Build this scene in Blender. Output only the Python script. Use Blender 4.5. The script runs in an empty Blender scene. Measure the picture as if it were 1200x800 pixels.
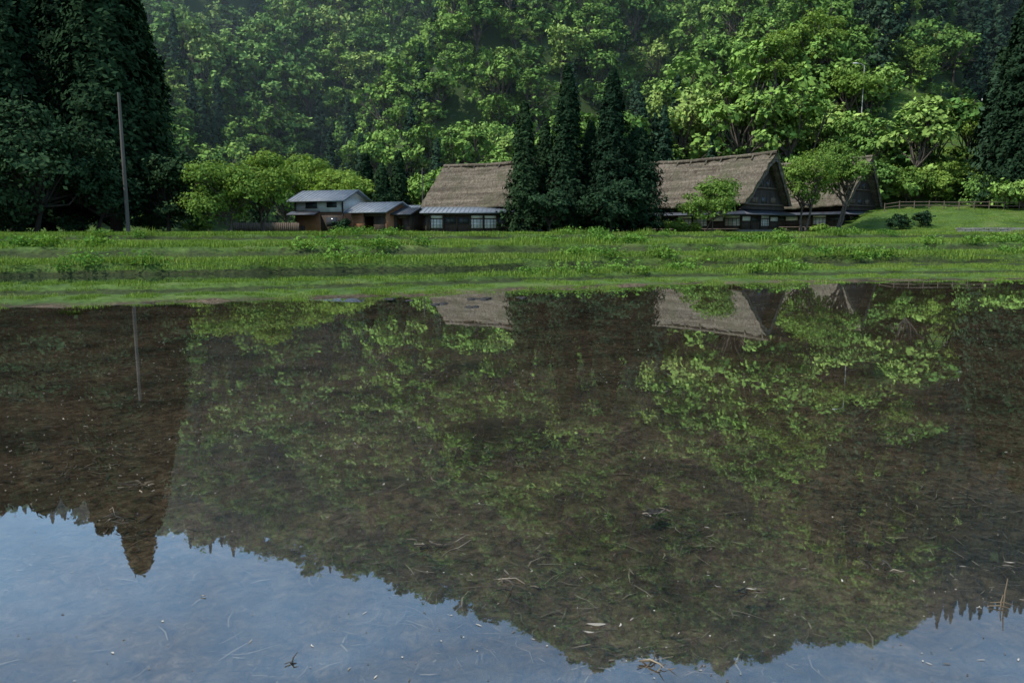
import bpy, math, random
import numpy as np
from mathutils import Vector
random.seed(7); rng=np.random.default_rng(7)
sc=bpy.context.scene
sc.view_settings.view_transform='Standard'; sc.view_settings.look='None'; sc.view_settings.exposure=0
PIT=math.radians(8.16); CP,SP=math.cos(PIT),math.sin(PIT)
CAMH=1.6
# ---------------------------------------------------------------- camera
cd=bpy.data.cameras.new('camera'); cam=bpy.data.objects.new('camera',cd); sc.collection.objects.link(cam)
cd.lens=27; cd.sensor_width=36; cd.clip_end=3000; cd.clip_start=0.05
cam.location=(0,0,CAMH); cam.rotation_euler=(math.radians(90)-PIT,0,0); sc.camera=cam
# survey helpers (photo bearing -> world metres)
def XA(u,Y): return (u-600)/900*Y/1.0
def G(u,v,z=0.0):
    dx=(u-600)/900; dy=(400-v)/900
    d=(dx,CP+dy*SP,-SP+dy*CP); k=(z-CAMH)/d[2]
    return (d[0]*k,d[1]*k,z)
# ---------------------------------------------------------------- noise
TAB=rng.random((256,256))
def vn(x,y):
    xi=np.floor(x).astype(int); yi=np.floor(y).astype(int); fx=x-xi; fy=y-yi
    fx=fx*fx*(3-2*fx); fy=fy*fy*(3-2*fy)
    a=TAB[xi&255,yi&255]; b=TAB[(xi+1)&255,yi&255]; c=TAB[xi&255,(yi+1)&255]; d=TAB[(xi+1)&255,(yi+1)&255]
    return (a*(1-fx)+b*fx)*(1-fy)+(c*(1-fx)+d*fx)*fy
def fbm(x,y,o=4):
    s=0;a=.5;t=0
    for i in range(o):
        s=s+a*vn(x*2**i+i*17.3,y*2**i+i*9.1); t+=a; a*=.5
    return s/t
def sstep(a,b,x):
    t=np.clip((x-a)/(b-a),0,1); return t*t*(3-2*t)
# ---------------------------------------------------------------- terrain
def shoreY(x):
    return np.interp(x,[-80,-30,-10.7,-2.2,5.2,17,40,120],[4,10.5,16.1,19.6,23.6,26.0,29,38])+0.5*(vn(x*.55+3,x*0+2.)-.5)+0.35*(vn(x*1.9+3,x*0+7.)-.5)+0.25*(vn(x*6+3,x*0+7.)-.5)
TT=[-6,-.5,0,.5,1.2,3.0,3.5,4.3,4.8,10.6,11.3,12.6,13.4,18.2,19.2,21.5,22.5,35,36.4,45,60]
TZ=[-.10,-.06,.0,.04,.06,.06,.22,.22,.08,.08,.52,.52,.36,.50,.92,.92,.80,1.05,1.38,1.42,1.5]
SK_X=[-1.2,-.6,-.466,-.29,-.118,.119,.358,.59,.706,1.2]
SK_S=[.32,.36,.385,.43,.48,.58,.565,.51,.475,.42]
YR=420.
def hill(X,Y):
    Yc=np.maximum(Y,1.); dx=X/Yc
    YB=np.interp(dx,[-1,-.45,-.3,-.1,.1,.4,.6,1],[135,140,165,128,112,106,95,90])
    S=np.interp(dx,SK_X,SK_S)
    s=np.clip((Y-YB)/(YR-YB),0,1.25)
    top=S*YR-8
    h=top*np.where(s<1,s**1.12,1-(s-1)*.8)
    g=(np.abs(((X-.55*Y)/84+.5*fbm(X/70,Y/70,3))%1.0-.5)*2)      # spurs and gullies running downhill
    h=h+np.clip(s*6,0,1)*(1-sstep(.8,1,s)*.8)*(g-.5)*30+np.clip(s*9,0,1)*(fbm(X/25,Y/25,3)-.5)*8
    return np.maximum(h,0)
def zt(X,Y):
    X=np.asarray(X,float);Y=np.asarray(Y,float)
    t=Y-shoreY(X)
    z=np.interp(t,TT,TZ)
    z=z+np.where(t>1,1,np.clip(t,0,1))*(fbm(X*.8,Y*.8,3)-.5)*np.where(t<11,.04,.10)
    z=z+np.clip(1-np.abs(t+.15)/1.3,0,1)*(fbm(X*2.6,Y*2.6,3)-.5)*.16     # lumpy wet margin
    z=z+2.3*sstep(81,91,Y+.08*(X-60))*sstep(36,46,X)+.35*sstep(40,44,X)*sstep(74.9,75.3,Y)
    return z+hill(X,Y)
def mudz(X,Y):
    return (fbm(X*1.1,Y*1.1,3)-.5)*.08+(fbm(X*4.5,Y*4.5,3)-.5)*.06
def new_mesh(name,V,F,mats,mi=None,smooth=False,link=True,vcol=None):
    V=np.asarray(V,np.float32).reshape(-1,3); F=np.asarray(F,np.int32).reshape(-1,4)
    me=bpy.data.meshes.new(name); me.vertices.add(len(V)); me.vertices.foreach_set('co',V.ravel())
    me.loops.add(F.size); me.loops.foreach_set('vertex_index',F.ravel())
    me.polygons.add(len(F)); me.polygons.foreach_set('loop_start',np.arange(0,F.size,4,dtype=np.int32))
    me.polygons.foreach_set('loop_total',np.full(len(F),4,np.int32))
    for m in mats: me.materials.append(m)
    if mi is not None: me.polygons.foreach_set('material_index',np.asarray(mi,np.int32))
    if smooth is not False:
        sm=np.full(len(F),True) if smooth is True else np.asarray(smooth,bool)
        me.polygons.foreach_set('use_smooth',sm)
    me.update(calc_edges=True)
    if vcol is not None:
        a=me.attributes.new('zone','FLOAT_COLOR','POINT'); a.data.foreach_set('color',np.asarray(vcol,np.float32).ravel())
    ob=bpy.data.objects.new(name,me)
    if link: sc.collection.objects.link(ob)
    return ob
# ---------------------------------------------------------------- material helpers
def mat(name):
    m=bpy.data.materials.new(name); m.use_nodes=True; nt=m.node_tree; nt.nodes.clear()
    out=nt.nodes.new('ShaderNodeOutputMaterial'); return m,nt,out
def N(nt,t,**k):
    n=nt.nodes.new(t)
    for a,b in k.items(): setattr(n,a,b)
    return n
def ramp(nt,fac,stops,interp='LINEAR'):
    r=nt.nodes.new('ShaderNodeValToRGB'); e=r.color_ramp.elements; r.color_ramp.interpolation=interp
    while len(e)<len(stops): e.new(.5)
    for i,(p,c) in enumerate(stops):
        e[i].position=p; e[i].color=(c[0],c[1],c[2],1) if not isinstance(c,float) else (c,c,c,1)
    if fac is not None: nt.links.new(fac,r.inputs[0])
    return r
def noise(nt,vec,scale,detail=4,rough=.6,dist=0):
    n=N(nt,'ShaderNodeTexNoise'); n.inputs['Scale'].default_value=scale; n.inputs['Detail'].default_value=detail
    n.inputs['Roughness'].default_value=rough; n.inputs['Distortion'].default_value=dist
    if vec is not None: nt.links.new(vec,n.inputs['Vector'])
    return n
def mix(nt,f,a,b,blend='MIX'):
    m=N(nt,'ShaderNodeMix',data_type='RGBA',blend_type=blend)
    for s,v in ((m.inputs[0],f),(m.inputs[6],a),(m.inputs[7],b)):
        if isinstance(v,(int,float)): s.default_value=v
        elif isinstance(v,tuple): s.default_value=(v[0],v[1],v[2],1)
        else: nt.links.new(v,s)
    return m.outputs[2]
def simple(name,c1,c2,scale=3,rough=.8,bump=.2,bscale=20,stretch=(1,1,1),metal=0,spec=.3):
    m,nt,out=mat(name); tc=N(nt,'ShaderNodeTexCoord'); mp=N(nt,'ShaderNodeMapping'); mp.inputs['Scale'].default_value=stretch
    nt.links.new(tc.outputs['Object'],mp.inputs[0])
    n=noise(nt,mp.outputs[0],scale,5); r=ramp(nt,n.outputs[0],[(.3,c1),(.7,c2)])
    b=N(nt,'ShaderNodeBsdfPrincipled'); nt.links.new(r.outputs[0],b.inputs['Base Color']); b.inputs['Roughness'].default_value=rough
    b.inputs['Metallic'].default_value=metal; b.inputs['Specular IOR Level'].default_value=spec
    n2=noise(nt,mp.outputs[0],bscale,4); bp=N(nt,'ShaderNodeBump'); bp.inputs['Strength'].default_value=bump; bp.inputs['Distance'].default_value=.05
    nt.links.new(n2.outputs[0],bp.inputs['Height']); nt.links.new(bp.outputs[0],b.inputs['Normal']); nt.links.new(b.outputs[0],out.inputs[0]); return m
def leafmat(name,ca,cb,cc,trans=.35,isl=.45):
    m,nt,out=mat(name); oi=N(nt,'ShaderNodeObjectInfo'); ge=N(nt,'ShaderNodeNewGeometry')
    r=ramp(nt,oi.outputs['Random'],[(0.,ca),(.55,cb),(.85,cb),(1.,cc)])
    v=ramp(nt,ge.outputs['Random Per Island'],[(0.,1-isl),(1.,1+isl*.6)])
    col=mix(nt,1.,r.outputs[0],v.outputs[0],'MULTIPLY')
    d=N(nt,'ShaderNodeBsdfDiffuse'); nt.links.new(col,d.inputs[0])
    if trans==0: nt.links.new(d.outputs[0],out.inputs[0]); return m
    t=N(nt,'ShaderNodeBsdfTranslucent')
    hs=mix(nt,1.,col,(1.2,1.15,.6),'MULTIPLY'); nt.links.new(hs,t.inputs[0])
    ms=N(nt,'ShaderNodeMixShader'); ms.inputs[0].default_value=trans; nt.links.new(d.outputs[0],ms.inputs[1]); nt.links.new(t.outputs[0],ms.inputs[2])
    nt.links.new(ms.outputs[0],out.inputs[0]); return m
M_bark=simple('bark',(.05,.04,.03),(.12,.10,.08),4,.9,.6,12,(1,1,.3))
M_barkd=simple('dark_bark',(.022,.018,.014),(.05,.042,.034),4,.9,.6,12,(1,1,.3))
M_leaf_near=leafmat('leaf_fresh',(.13,.225,.05),(.195,.30,.06),(.11,.18,.045),.3)
M_leaf_hill=leafmat('leaf_hill',(.065,.14,.035),(.18,.30,.065),(.28,.38,.10),0,.5)
M_leaf_far_hazy=leafmat('leaf_far_hazy',(.085,.17,.05),(.18,.30,.08),(.27,.37,.11),0)  # hill leaves made paler, a little distance haze put into the colour
M_leaf_dark=leafmat('leaf_dark',(.022,.046,.022),(.030,.060,.028),(.036,.066,.028),0)  # dark green with the left grove's shade worked into the colour
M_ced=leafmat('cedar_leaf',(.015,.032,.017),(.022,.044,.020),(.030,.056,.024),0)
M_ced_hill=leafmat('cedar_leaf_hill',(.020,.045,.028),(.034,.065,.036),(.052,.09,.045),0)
M_grass=leafmat('grass_blade',(.13,.215,.042),(.18,.275,.05),(.24,.30,.08),.25,.5)
M_weed=leafmat('weed_leaf',(.09,.20,.04),(.13,.25,.045),(.15,.27,.05),.25,.4)

# ground material
mg,nt,out=mat('ground'); tc=N(nt,'ShaderNodeTexCoord'); P=tc.outputs['Object']
at=N(nt,'ShaderNodeAttribute',attribute_name='zone'); sep=N(nt,'ShaderNodeSeparateColor'); nt.links.new(at.outputs['Color'],sep.inputs[0])
n1=noise(nt,P,.9,6,.65,.3); n2=noise(nt,P,11,8,.8,.8); n3=noise(nt,P,38,5,.75)
mudc=ramp(nt,n2.outputs[0],[(.36,(.018,.014,.010)),(.45,(.062,.048,.033)),(.56,(.118,.094,.065)),(.70,(.23,.19,.135))]).outputs[0]
big=ramp(nt,n1.outputs[0],[(.36,(.45,.46,.39)),(.60,(1.2,1.12,1.03))]).outputs[0]
mudc=mix(nt,1.,mudc,big,'MULTIPLY')
fl=ramp(nt,n3.outputs[0],[(.60,(0.,0.,0.)),(.70,(.85,.85,.85))]).outputs[0]
mudc=mix(nt,fl,mudc,(.21,.18,.135))
fd=ramp(nt,n3.outputs[0],[(.34,(.8,.8,.8)),(.42,(0.,0.,0.))]).outputs[0]
mudc=mix(nt,fd,mudc,(.014,.012,.010))
gr1=noise(nt,P,.35,5,.6); gr2=noise(nt,P,6,4,.7)
gcol=ramp(nt,gr1.outputs[0],[(.3,(.05,.09,.022)),(.55,(.085,.145,.03)),(.75,(.14,.165,.055))]).outputs[0]
gcol=mix(nt,1.,gcol,ramp(nt,gr2.outputs[0],[(.3,.45),(.7,1.25)]).outputs[0],'MULTIPLY')
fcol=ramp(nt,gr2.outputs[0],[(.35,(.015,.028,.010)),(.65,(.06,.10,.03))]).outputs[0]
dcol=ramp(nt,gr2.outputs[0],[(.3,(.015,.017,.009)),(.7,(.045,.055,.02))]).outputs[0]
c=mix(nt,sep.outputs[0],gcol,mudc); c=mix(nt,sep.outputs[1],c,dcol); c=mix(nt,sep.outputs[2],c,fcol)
b=N(nt,'ShaderNodeBsdfPrincipled'); nt.links.new(c,b.inputs['Base Color']); b.inputs['Roughness'].default_value=.85; b.inputs['Specular IOR Level'].default_value=.1
mh=mix(nt,.35,n2.outputs[0],n3.outputs[0]); bp=N(nt,'ShaderNodeBump'); bp.inputs['Strength'].default_value=.9; bp.inputs['Distance'].default_value=.04
nt.links.new(mh,bp.inputs['Height']); nt.links.new(bp.outputs[0],b.inputs['Normal']); nt.links.new(b.outputs[0],out.inputs[0])
# water: thin clear layer, Schlick reflectance over the mud
mw,nt,out=mat('water'); lw=N(nt,'ShaderNodeLayerWeight'); lw.inputs['Blend'].default_value=.5
pw=N(nt,'ShaderNodeMath',operation='POWER'); pw.inputs[1].default_value=4.5; nt.links.new(lw.outputs['Facing'],pw.inputs[0])
ml=N(nt,'ShaderNodeMath',operation='MULTIPLY_ADD'); ml.inputs[1].default_value=.75; ml.inputs[2].default_value=.24; nt.links.new(pw.outputs[0],ml.inputs[0])
tcw=N(nt,'ShaderNodeTexCoord'); nw=noise(nt,tcw.outputs['Object'],1.3,3,.5); bw=N(nt,'ShaderNodeBump'); bw.inputs['Strength'].default_value=.03; bw.inputs['Distance'].default_value=.02
nt.links.new(nw.outputs[0],bw.inputs['Height'])
gl=N(nt,'ShaderNodeBsdfGlossy'); gl.inputs['Roughness'].default_value=.008; gl.inputs[0].default_value=(.92,.97,1,1); nt.links.new(bw.outputs[0],gl.inputs['Normal'])
tr=N(nt,'ShaderNodeBsdfTransparent'); tr.inputs[0].default_value=(.91,.89,.85,1)
ms=N(nt,'ShaderNodeMixShader'); nt.links.new(ml.outputs[0],ms.inputs[0]); nt.links.new(tr.outputs[0],ms.inputs[1]); nt.links.new(gl.outputs[0],ms.inputs[2]); nt.links.new(ms.outputs[0],out.inputs[0])

# clearing mask on the right hillside (mown grass terraces)
def clearing(X,Y):
    dx=X/np.maximum(Y,1)
    return ((dx>.46+.02*np.sin(Y/9))&(dx<.60)&(Y<136+5*np.sin(X/11))&(Y>110))|((X>38)&(Y>74)&(Y<97))
# ---------------------------------------------------------------- ground sheet
rows=np.concatenate([np.linspace(-60,1.5,24,endpoint=False),np.arange(1.5,9,.07),np.arange(9,32,.12),np.arange(32,110,.55),np.arange(110,640,4.)])
cols=np.linspace(-1,1,430)
YY,SS=np.meshgrid(rows,cols,indexing='ij'); XX=SS*(12+1.35*np.maximum(YY,0)+np.maximum(-YY,0)*.8)
ZZ=zt(XX,YY); t=YY-shoreY(XX); w=1-sstep(-.8,.2,t); ZZ=ZZ+mudz(XX,YY)*w*.8
chan=((t>4.6)&(t<10.9)).astype(float)
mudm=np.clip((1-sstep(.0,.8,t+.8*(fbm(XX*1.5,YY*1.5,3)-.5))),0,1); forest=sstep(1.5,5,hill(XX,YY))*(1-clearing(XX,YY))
dark=np.clip(chan*.9+((t>2.4)&(t<3.2))*.8+((t>17.6)&(t<18.9))*.8+((t>34.6)&(t<36))*.8,0,1)  # channel and ditch soil, plus shadow lines under the terrace steps painted dark
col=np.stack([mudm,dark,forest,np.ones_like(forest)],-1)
nr,nc=XX.shape; idx=np.arange(nr*nc).reshape(nr,nc)
F=np.stack([idx[:-1,:-1],idx[:-1,1:],idx[1:,1:],idx[1:,:-1]],-1)
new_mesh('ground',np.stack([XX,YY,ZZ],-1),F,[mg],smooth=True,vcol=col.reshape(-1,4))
def sheet(name,pts,z,m):
    ob=new_mesh(name,[(x,y,z) for x,y in pts],[(0,1,2,3)],[m]); return ob
sheet('paddy_water',[(-70,-50),(70,-50),(70,40),(-70,40)],0.0,mw)
xs=np.linspace(-55,4,60); V=[];
for x in xs: V+= [(x,float(shoreY(x))+4.5,.12),(x,float(shoreY(x))+11.0,.12)]
new_mesh('irrigation_channel_water',V,[(2*i,2*i+2,2*i+3,2*i+1) for i in range(59)],[mw])

# ---------------------------------------------------------------- geometry accumulators
class Acc:
    def __init__(s): s.V=[];s.F=[];s.M=[];s.S=[];s.n=0
    def add(s,V,F,m=0,sm=False):
        V=np.asarray(V,float).reshape(-1,3);F=np.asarray(F,int).reshape(-1,4)
        s.V.append(V);s.F.append(F+s.n);s.n+=len(V);s.M.append(np.full(len(F),m));s.S.append(np.full(len(F),sm))
    def tube(s,pts,rad,m=0,k=6):
        pts=np.asarray(pts,float);n=len(pts);V=[]
        for i in range(n):
            d=pts[min(i+1,n-1)]-pts[max(i-1,0)]; d=d/(np.linalg.norm(d)+1e-9)
            a=np.cross(d,[.3,.9,.1]) ; a/=np.linalg.norm(a)+1e-9; b2=np.cross(d,a)
            for j in range(k):
                an=2*math.pi*j/k; V.append(pts[i]+rad[i]*(math.cos(an)*a+math.sin(an)*b2))
        Fc=[(i*k+j,i*k+(j+1)%k,(i+1)*k+(j+1)%k,(i+1)*k+j) for i in range(n-1) for j in range(k)]
        s.add(V,Fc,m,True)
    def cards(s,P,Nn,size,m=1,asp=1.5,rg=rng):
        P=np.asarray(P);n=len(P);Nn=Nn/(np.linalg.norm(Nn,axis=1,keepdims=True)+1e-9)
        r=rg.normal(size=(n,3)); a=np.cross(Nn,r); a/=np.linalg.norm(a,axis=1,keepdims=True)+1e-9; b2=np.cross(Nn,a)
        sz=(size*(.6+.8*rg.random(n)))[:,None]
        a=a*sz*.5*asp**.5; b2=b2*sz*.5/asp**.5
        V=np.stack([P-a,P-b2*.9+a*.1,P+a,P+b2],1).reshape(-1,3)
        s.add(V,np.arange(4*n).reshape(n,4),m)
    def build(s,name,mats,link=True):
        return new_mesh(name,np.concatenate(s.V),np.concatenate(s.F),mats,np.concatenate(s.M),np.concatenate(s.S),link)
def unit(n,rg): v=rg.normal(size=(n,3)); return v/np.linalg.norm(v,axis=1,keepdims=True)
def broadleaf(name,seed,H,R,nleaf,ls,mats,base=.25,lobes=18,link=True,multi=1,flat=.8):
    rg=np.random.default_rng(seed); A=Acc(); cz=H*(1+base)/2; rz=H*(1-base)/2
    C=[]
    for i in range(lobes):
        d=unit(1,rg)[0]; d[2]=abs(d[2])*1.0 if rg.random()<.62 else d[2]
        q=(.45+.42*rg.random()) if i>2 else .2
        taper=1-.25*max(0,d[2])
        C.append([d[0]*R*q*taper*1.05,d[1]*R*q*taper*1.05,cz-.1*rz+d[2]*rz*q*.95])
    C=np.array(C); LR=R*(.22+.2*rg.random(lobes))
    tops=[]
    for k in range(multi):
        off=np.array([rg.normal()*.25,rg.normal()*.25,0])*(multi>1)*2
        top=off+np.array([rg.normal()*.06*H,rg.normal()*.06*H,H*(base+.22)])
        A.tube([off*.4,off*.6+top*.3,top*.65,top],[H*.024/multi**.5+.03,H*.019/multi**.5,H*.015/multi**.5,H*.011],0,7); tops.append(top)
    for i in range(lobes):
        tp=tops[i%multi]; st=tp*(.55+.45*rg.random()); mid=(st+C[i])/2+np.array([0,0,-.04*H])+rg.normal(size=3)*.03*H
        A.tube([st,mid,C[i],C[i]+(C[i]-mid)*.5],[H*.010,H*.007,H*.004,H*.001],0,5)
        for q in range(3):
            e=C[i]+unit(1,rg)[0]*LR[i]*.9; A.tube([C[i]*.6+mid*.4,(C[i]+e)/2+rg.normal(size=3)*.1,e],[H*.004,H*.003,H*.001],0,4)
    wts=LR**2; wts/=wts.sum(); ns=max(60,nleaf//16)
    li=rg.choice(lobes,ns,p=wts); dn=unit(ns,rg); dn[:,2]=np.where(rg.random(ns)<.7,np.abs(dn[:,2]),dn[:,2])
    SCc=C[li]+dn*LR[li][:,None]*(.65+.45*rg.random(ns))[:,None]*np.array([1,1,flat])
    si=rg.integers(0,ns,nleaf); j=rg.normal(size=(nleaf,3))*(LR[li][si]*.22)[:,None]*np.array([1,1,.6])
    Pn=SCc[si]+j; nn=dn[si]*1.0+unit(nleaf,rg)*.75+np.array([0,0,.35])
    A.cards(Pn,nn,ls,1,1.5,rg)
    return A.build(name,mats,link)
def cedar(name,seed,H,R,nb,per,ls,mats,base=.12,link=True,pw=.8,droop=.25,lean=0):
    rg=np.random.default_rng(seed);A=Acc()
    A.tube([(0,0,0),(lean*.2,0,H*.4),(lean*.5,0,H*.75),(lean,0,H*.985)],[H*.016+.06,H*.012,H*.007,.03],0,8)
    u=rg.random(nb)**.85; zf=base+(1-base)*u*.99; ang=rg.random(nb)*2*math.pi
    rad=R*np.minimum((1.02-zf)/(1-base),1)**pw*(.66+.42*rg.random(nb))*np.clip((zf-base)/.1+.65,0,1)
    bulge=.80+.36*vn(zf*9+seed,ang*1.2+seed); rad=rad*bulge+.12
    P=[];Nn=[]
    for i in range(nb):
        d=np.array([math.cos(ang[i]),math.sin(ang[i]),0]); L=rad[i]; z0=zf[i]*H; ax=np.array([lean*zf[i]**1.5,0,0])
        if i%3==0: A.tube([ax+(0,0,z0),ax+d*L*.6+(0,0,z0-droop*L*.3),ax+d*L*.9+(0,0,z0-droop*L*.6)],[.05,.03,.01],0,3)
        s=rg.random(per)**.5; side=(rg.random(per)-.5)*L*.8*(1.1-s*.8)
        pt=np.outer(s*L,d)+np.outer(side,[-d[1],d[0],0])+ax
        pt[:,2]=z0-droop*L*s**1.6+L*.15*s**3+rg.normal(size=per)*(.10+.05*L)
        P.append(pt); Nn.append(np.tile(d*.9+np.array([0,0,.6]),(per,1))+unit(per,rg)*.6)
    A.cards(np.concatenate(P),np.concatenate(Nn),ls,1,2.0,rg)
    return A.build(name,mats,link)
def place(ob,x,y,z=None,s=1,rz=None):
    ob.location=(x,y,float(zt(x,y)) -.1 if z is None else z); ob.scale=(s,s,s)
    ob.rotation_euler=(0,0,random.random()*6.28 if rz is None else rz); return ob
# ---------------------------------------------------------------- instancing
def scatter(name,protos,pts,rotz,scl,idx):
    colx=bpy.data.collections.new(name+'_kinds')
    for p in protos: colx.objects.link(p)
    n=len(pts); me=bpy.data.meshes.new(name); me.vertices.add(n); me.vertices.foreach_set('co',np.asarray(pts,np.float32).ravel())
    a=me.attributes.new('rot','FLOAT_VECTOR','POINT'); r=np.zeros((n,3),np.float32); r[:,2]=rotz
    a.data.foreach_set('vector',r.ravel())
    a=me.attributes.new('scl','FLOAT_VECTOR','POINT'); s=np.repeat(np.asarray(scl,np.float32)[:,None],3,1)
    a.data.foreach_set('vector',s.ravel())
    a=me.attributes.new('idx','INT','POINT'); a.data.foreach_set('value',np.asarray(idx,np.int32))
    ob=bpy.data.objects.new(name,me); sc.collection.objects.link(ob)
    ng=bpy.data.node_groups.new(name+'_scatter','GeometryNodeTree')
    ng.interface.new_socket('Geometry',in_out='INPUT',socket_type='NodeSocketGeometry'); ng.interface.new_socket('Geometry',in_out='OUTPUT',socket_type='NodeSocketGeometry')
    gi=ng.nodes.new('NodeGroupInput'); go=ng.nodes.new('NodeGroupOutput'); ip=ng.nodes.new('GeometryNodeInstanceOnPoints'); ci=ng.nodes.new('GeometryNodeCollectionInfo')
    ci.inputs['Collection'].default_value=colx; ci.inputs['Separate Children'].default_value=True; ci.inputs['Reset Children'].default_value=True
    def na(nm,ty):
        q=ng.nodes.new('GeometryNodeInputNamedAttribute'); q.data_type=ty; q.inputs['Name'].default_value=nm; return q.outputs['Attribute']
    L=ng.links.new
    L(gi.outputs[0],ip.inputs['Points']); L(ci.outputs[0],ip.inputs['Instance']); ip.inputs['Pick Instance'].default_value=True
    L(na('idx','INT'),ip.inputs['Instance Index']); L(na('rot','FLOAT_VECTOR'),ip.inputs['Rotation']); L(na('scl','FLOAT_VECTOR'),ip.inputs['Scale'])
    L(ip.outputs[0],go.inputs[0]); md=ob.modifiers.new('scatter','NODES'); md.node_group=ng; return ob
# ---------------------------------------------------------------- hillside forest
# index 0-4 broadleaf, 5-7 cedar, 8-10 far broadleaf with haze-pale leaves, 11 understory
pr=[broadleaf('kind_%02d_broadleaf'%i,100+i,11+i%3*1.5,5.2,2400,.5,[M_bark,M_leaf_hill],.10,[20,14,26,17,22][i],False) for i in range(5)]
pr+=[cedar('kind_%02d_cedar'%(5+i),200+i,16+i*2,3.0,240,11,.55,[M_bark,M_ced_hill],.06,False,.75,.2) for i in range(3)]
pr+=[broadleaf('kind_%02d_far_broadleaf'%(8+i),120+i,11+i*1.5,5.2,1300,.7,[M_bark,M_leaf_far_hazy],.08,[18,24,20][i],False) for i in range(3)]
pr+=[broadleaf('kind_11_understory',131,3.6,4.2,420,.62,[M_bark,M_leaf_hill],.0,10,False)]
sp=6.9; gx,gy=np.meshgrid(np.arange(-420,420,sp),np.arange(96,438,sp)); gx=gx.ravel()+rng.uniform(-.42,.42,gx.size)*sp; gy=gy.ravel()+rng.uniform(-.42,.42,gy.size)*sp
dx=gx/gy; h=hill(gx,gy)
k=(np.abs(dx)<.8)&(h>.5)&(~clearing(gx,gy)); gx,gy,dx,h=gx[k],gy[k],dx[k],h[k]
z=zt(gx,gy); el=(z-1.6)/gy
con=fbm(gx/38+5,gy/38,3)
pc=(con>.58)*.75
pc=np.where((dx>.40)&(el>.19),.9,pc)
pc=np.where((dx>.13)&(dx<.31)&(el<.15),.8,pc)
pc=np.where((dx>-.25)&(dx<-.08)&(el<.14),.65,pc)
pc=np.where((dx>-.36)&(dx<-.22)&(el>.15)&(el<.27)&(con>.45),.75,pc)
pc=np.where((dx<-.48),.75,pc)
pc=np.where((dx>-.12)&(dx<.27)&(el>.12)&(con<.64),.03,pc)
pc=np.where((dx>-.06)&(dx<.06),.0,pc)
pc=np.where((el>.36)&(dx>-.35),.03,pc)
pc=np.where((dx>.575)&(gy>96),.95,pc)
iscon=rng.random(gx.size)<pc
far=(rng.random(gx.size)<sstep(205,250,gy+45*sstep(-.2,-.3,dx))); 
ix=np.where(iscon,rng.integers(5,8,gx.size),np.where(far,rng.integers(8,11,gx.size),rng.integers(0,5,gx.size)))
scl=np.where(iscon,rng.uniform(.6,.95,gx.size)*np.where((dx>.4),1.2,1),rng.uniform(.68,1.35,gx.size)*(.78+.5*fbm(gx/30,gy/30+9,2)))
scatter('hillside_forest',pr[:11],np.stack([gx,gy,z-.4],-1),rng.uniform(0,6.28,gx.size),scl,ix)
print('forest',gx.size)
gx,gy=np.meshgrid(np.arange(-200,200,6.2),np.arange(92,240,6.2)); gx=gx.ravel()+rng.uniform(-.5,.5,gx.size)*6; gy=gy.ravel()+rng.uniform(-.5,.5,gy.size)*6
k=(np.abs(gx/gy)<.72)&(hill(gx,gy)>.2)&(~clearing(gx,gy))&(gx/gy<.57); gx,gy=gx[k],gy[k]
scatter('hillside_understory',pr[11:],np.stack([gx,gy,zt(gx,gy)-.2],-1),rng.uniform(0,6.28,gx.size),rng.uniform(.7,1.5,gx.size),np.zeros(gx.size))
# ---------------------------------------------------------------- grass
def grasspatch(name,seed,n,R,hmin,hmax,w,m,lean=.5):
    rg=np.random.default_rng(seed); r=R*np.sqrt(rg.random(n)); a=rg.random(n)*6.283
    P=np.stack([r*np.cos(a),r*np.sin(a),np.full(n,-.02)],-1); hh=hmin+(hmax-hmin)*rg.random(n)**1.5; hh*=1-.4*(r/R)**2
    th=rg.random(n)*6.283; d=np.stack([np.cos(th),np.sin(th),np.zeros(n)],-1); sd=np.stack([-np.sin(th),np.cos(th),np.zeros(n)],-1)
    ln=(rg.random(n)*lean)[:,None]*hh[:,None]; up=np.array([0,0,1.])
    p1=P+d*ln*.3+up*hh[:,None]*.6; p2=P+d*ln+up*hh[:,None]*.95; ww=(w*(.6+.8*rg.random(n)))[:,None]*.5
    A=Acc(); 
    V=np.stack([P-sd*ww,P+sd*ww,p1+sd*ww*.85,p1-sd*ww*.85,p2+sd*ww*.12,p2-sd*ww*.12],1).reshape(-1,3)
    b=np.arange(n)*6; Fq=np.stack([np.stack([b,b+1,b+2,b+3],-1),np.stack([b+3,b+2,b+4,b+5],-1)],1)
    A.add(V,Fq,0); return A.build(name,[m],False)
def weedpatch(name,seed):
    rg=np.random.default_rng(seed);A=Acc();n=170;P=rg.normal(size=(n,3))*np.array([.22,.22,.1])+np.array([0,0,.14]);P[:,2]=np.abs(P[:,2])
    A.cards(P,unit(n,rg)*.7+np.array([0,0,.8]),.085,0,1.6,rg); return A.build(name,[M_weed],False)
gp=[grasspatch('kind_0%d_grass'%i,300+i,240,.75,.06,.24,.022,M_grass) for i in range(3)]
gp+=[grasspatch('kind_03_tall',310,150,.5,.18,.46,.022,M_grass,.6),weedpatch('kind_04_weed',311),weedpatch('kind_05_weed',312)]
gp+=[grasspatch('kind_0%d_field_grass'%(6+i),320+i,420,1.3,.06,.22,.028,M_grass) for i in range(2)]
pts=[];ids=[];ss=[]
def addg(X,Y,i,s):
    pts.append(np.stack([X,Y,zt(X,Y)],-1)); ids.append(i); ss.append(s)
def jitter(x0,x1,y0,y1,s):
    a,b_=np.meshgrid(np.arange(x0,x1,s),np.arange(y0,y1,s)); return a.ravel()+rng.uniform(-.5,.5,a.size)*s,b_.ravel()+rng.uniform(-.5,.5,a.size)*s
X,T=jitter(-34,42,.1,14,.58); Y=T+shoreY(X); k=(np.abs(X)<Y*.74+3); X,Y,T=X[k],Y[k],T[k]
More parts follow.
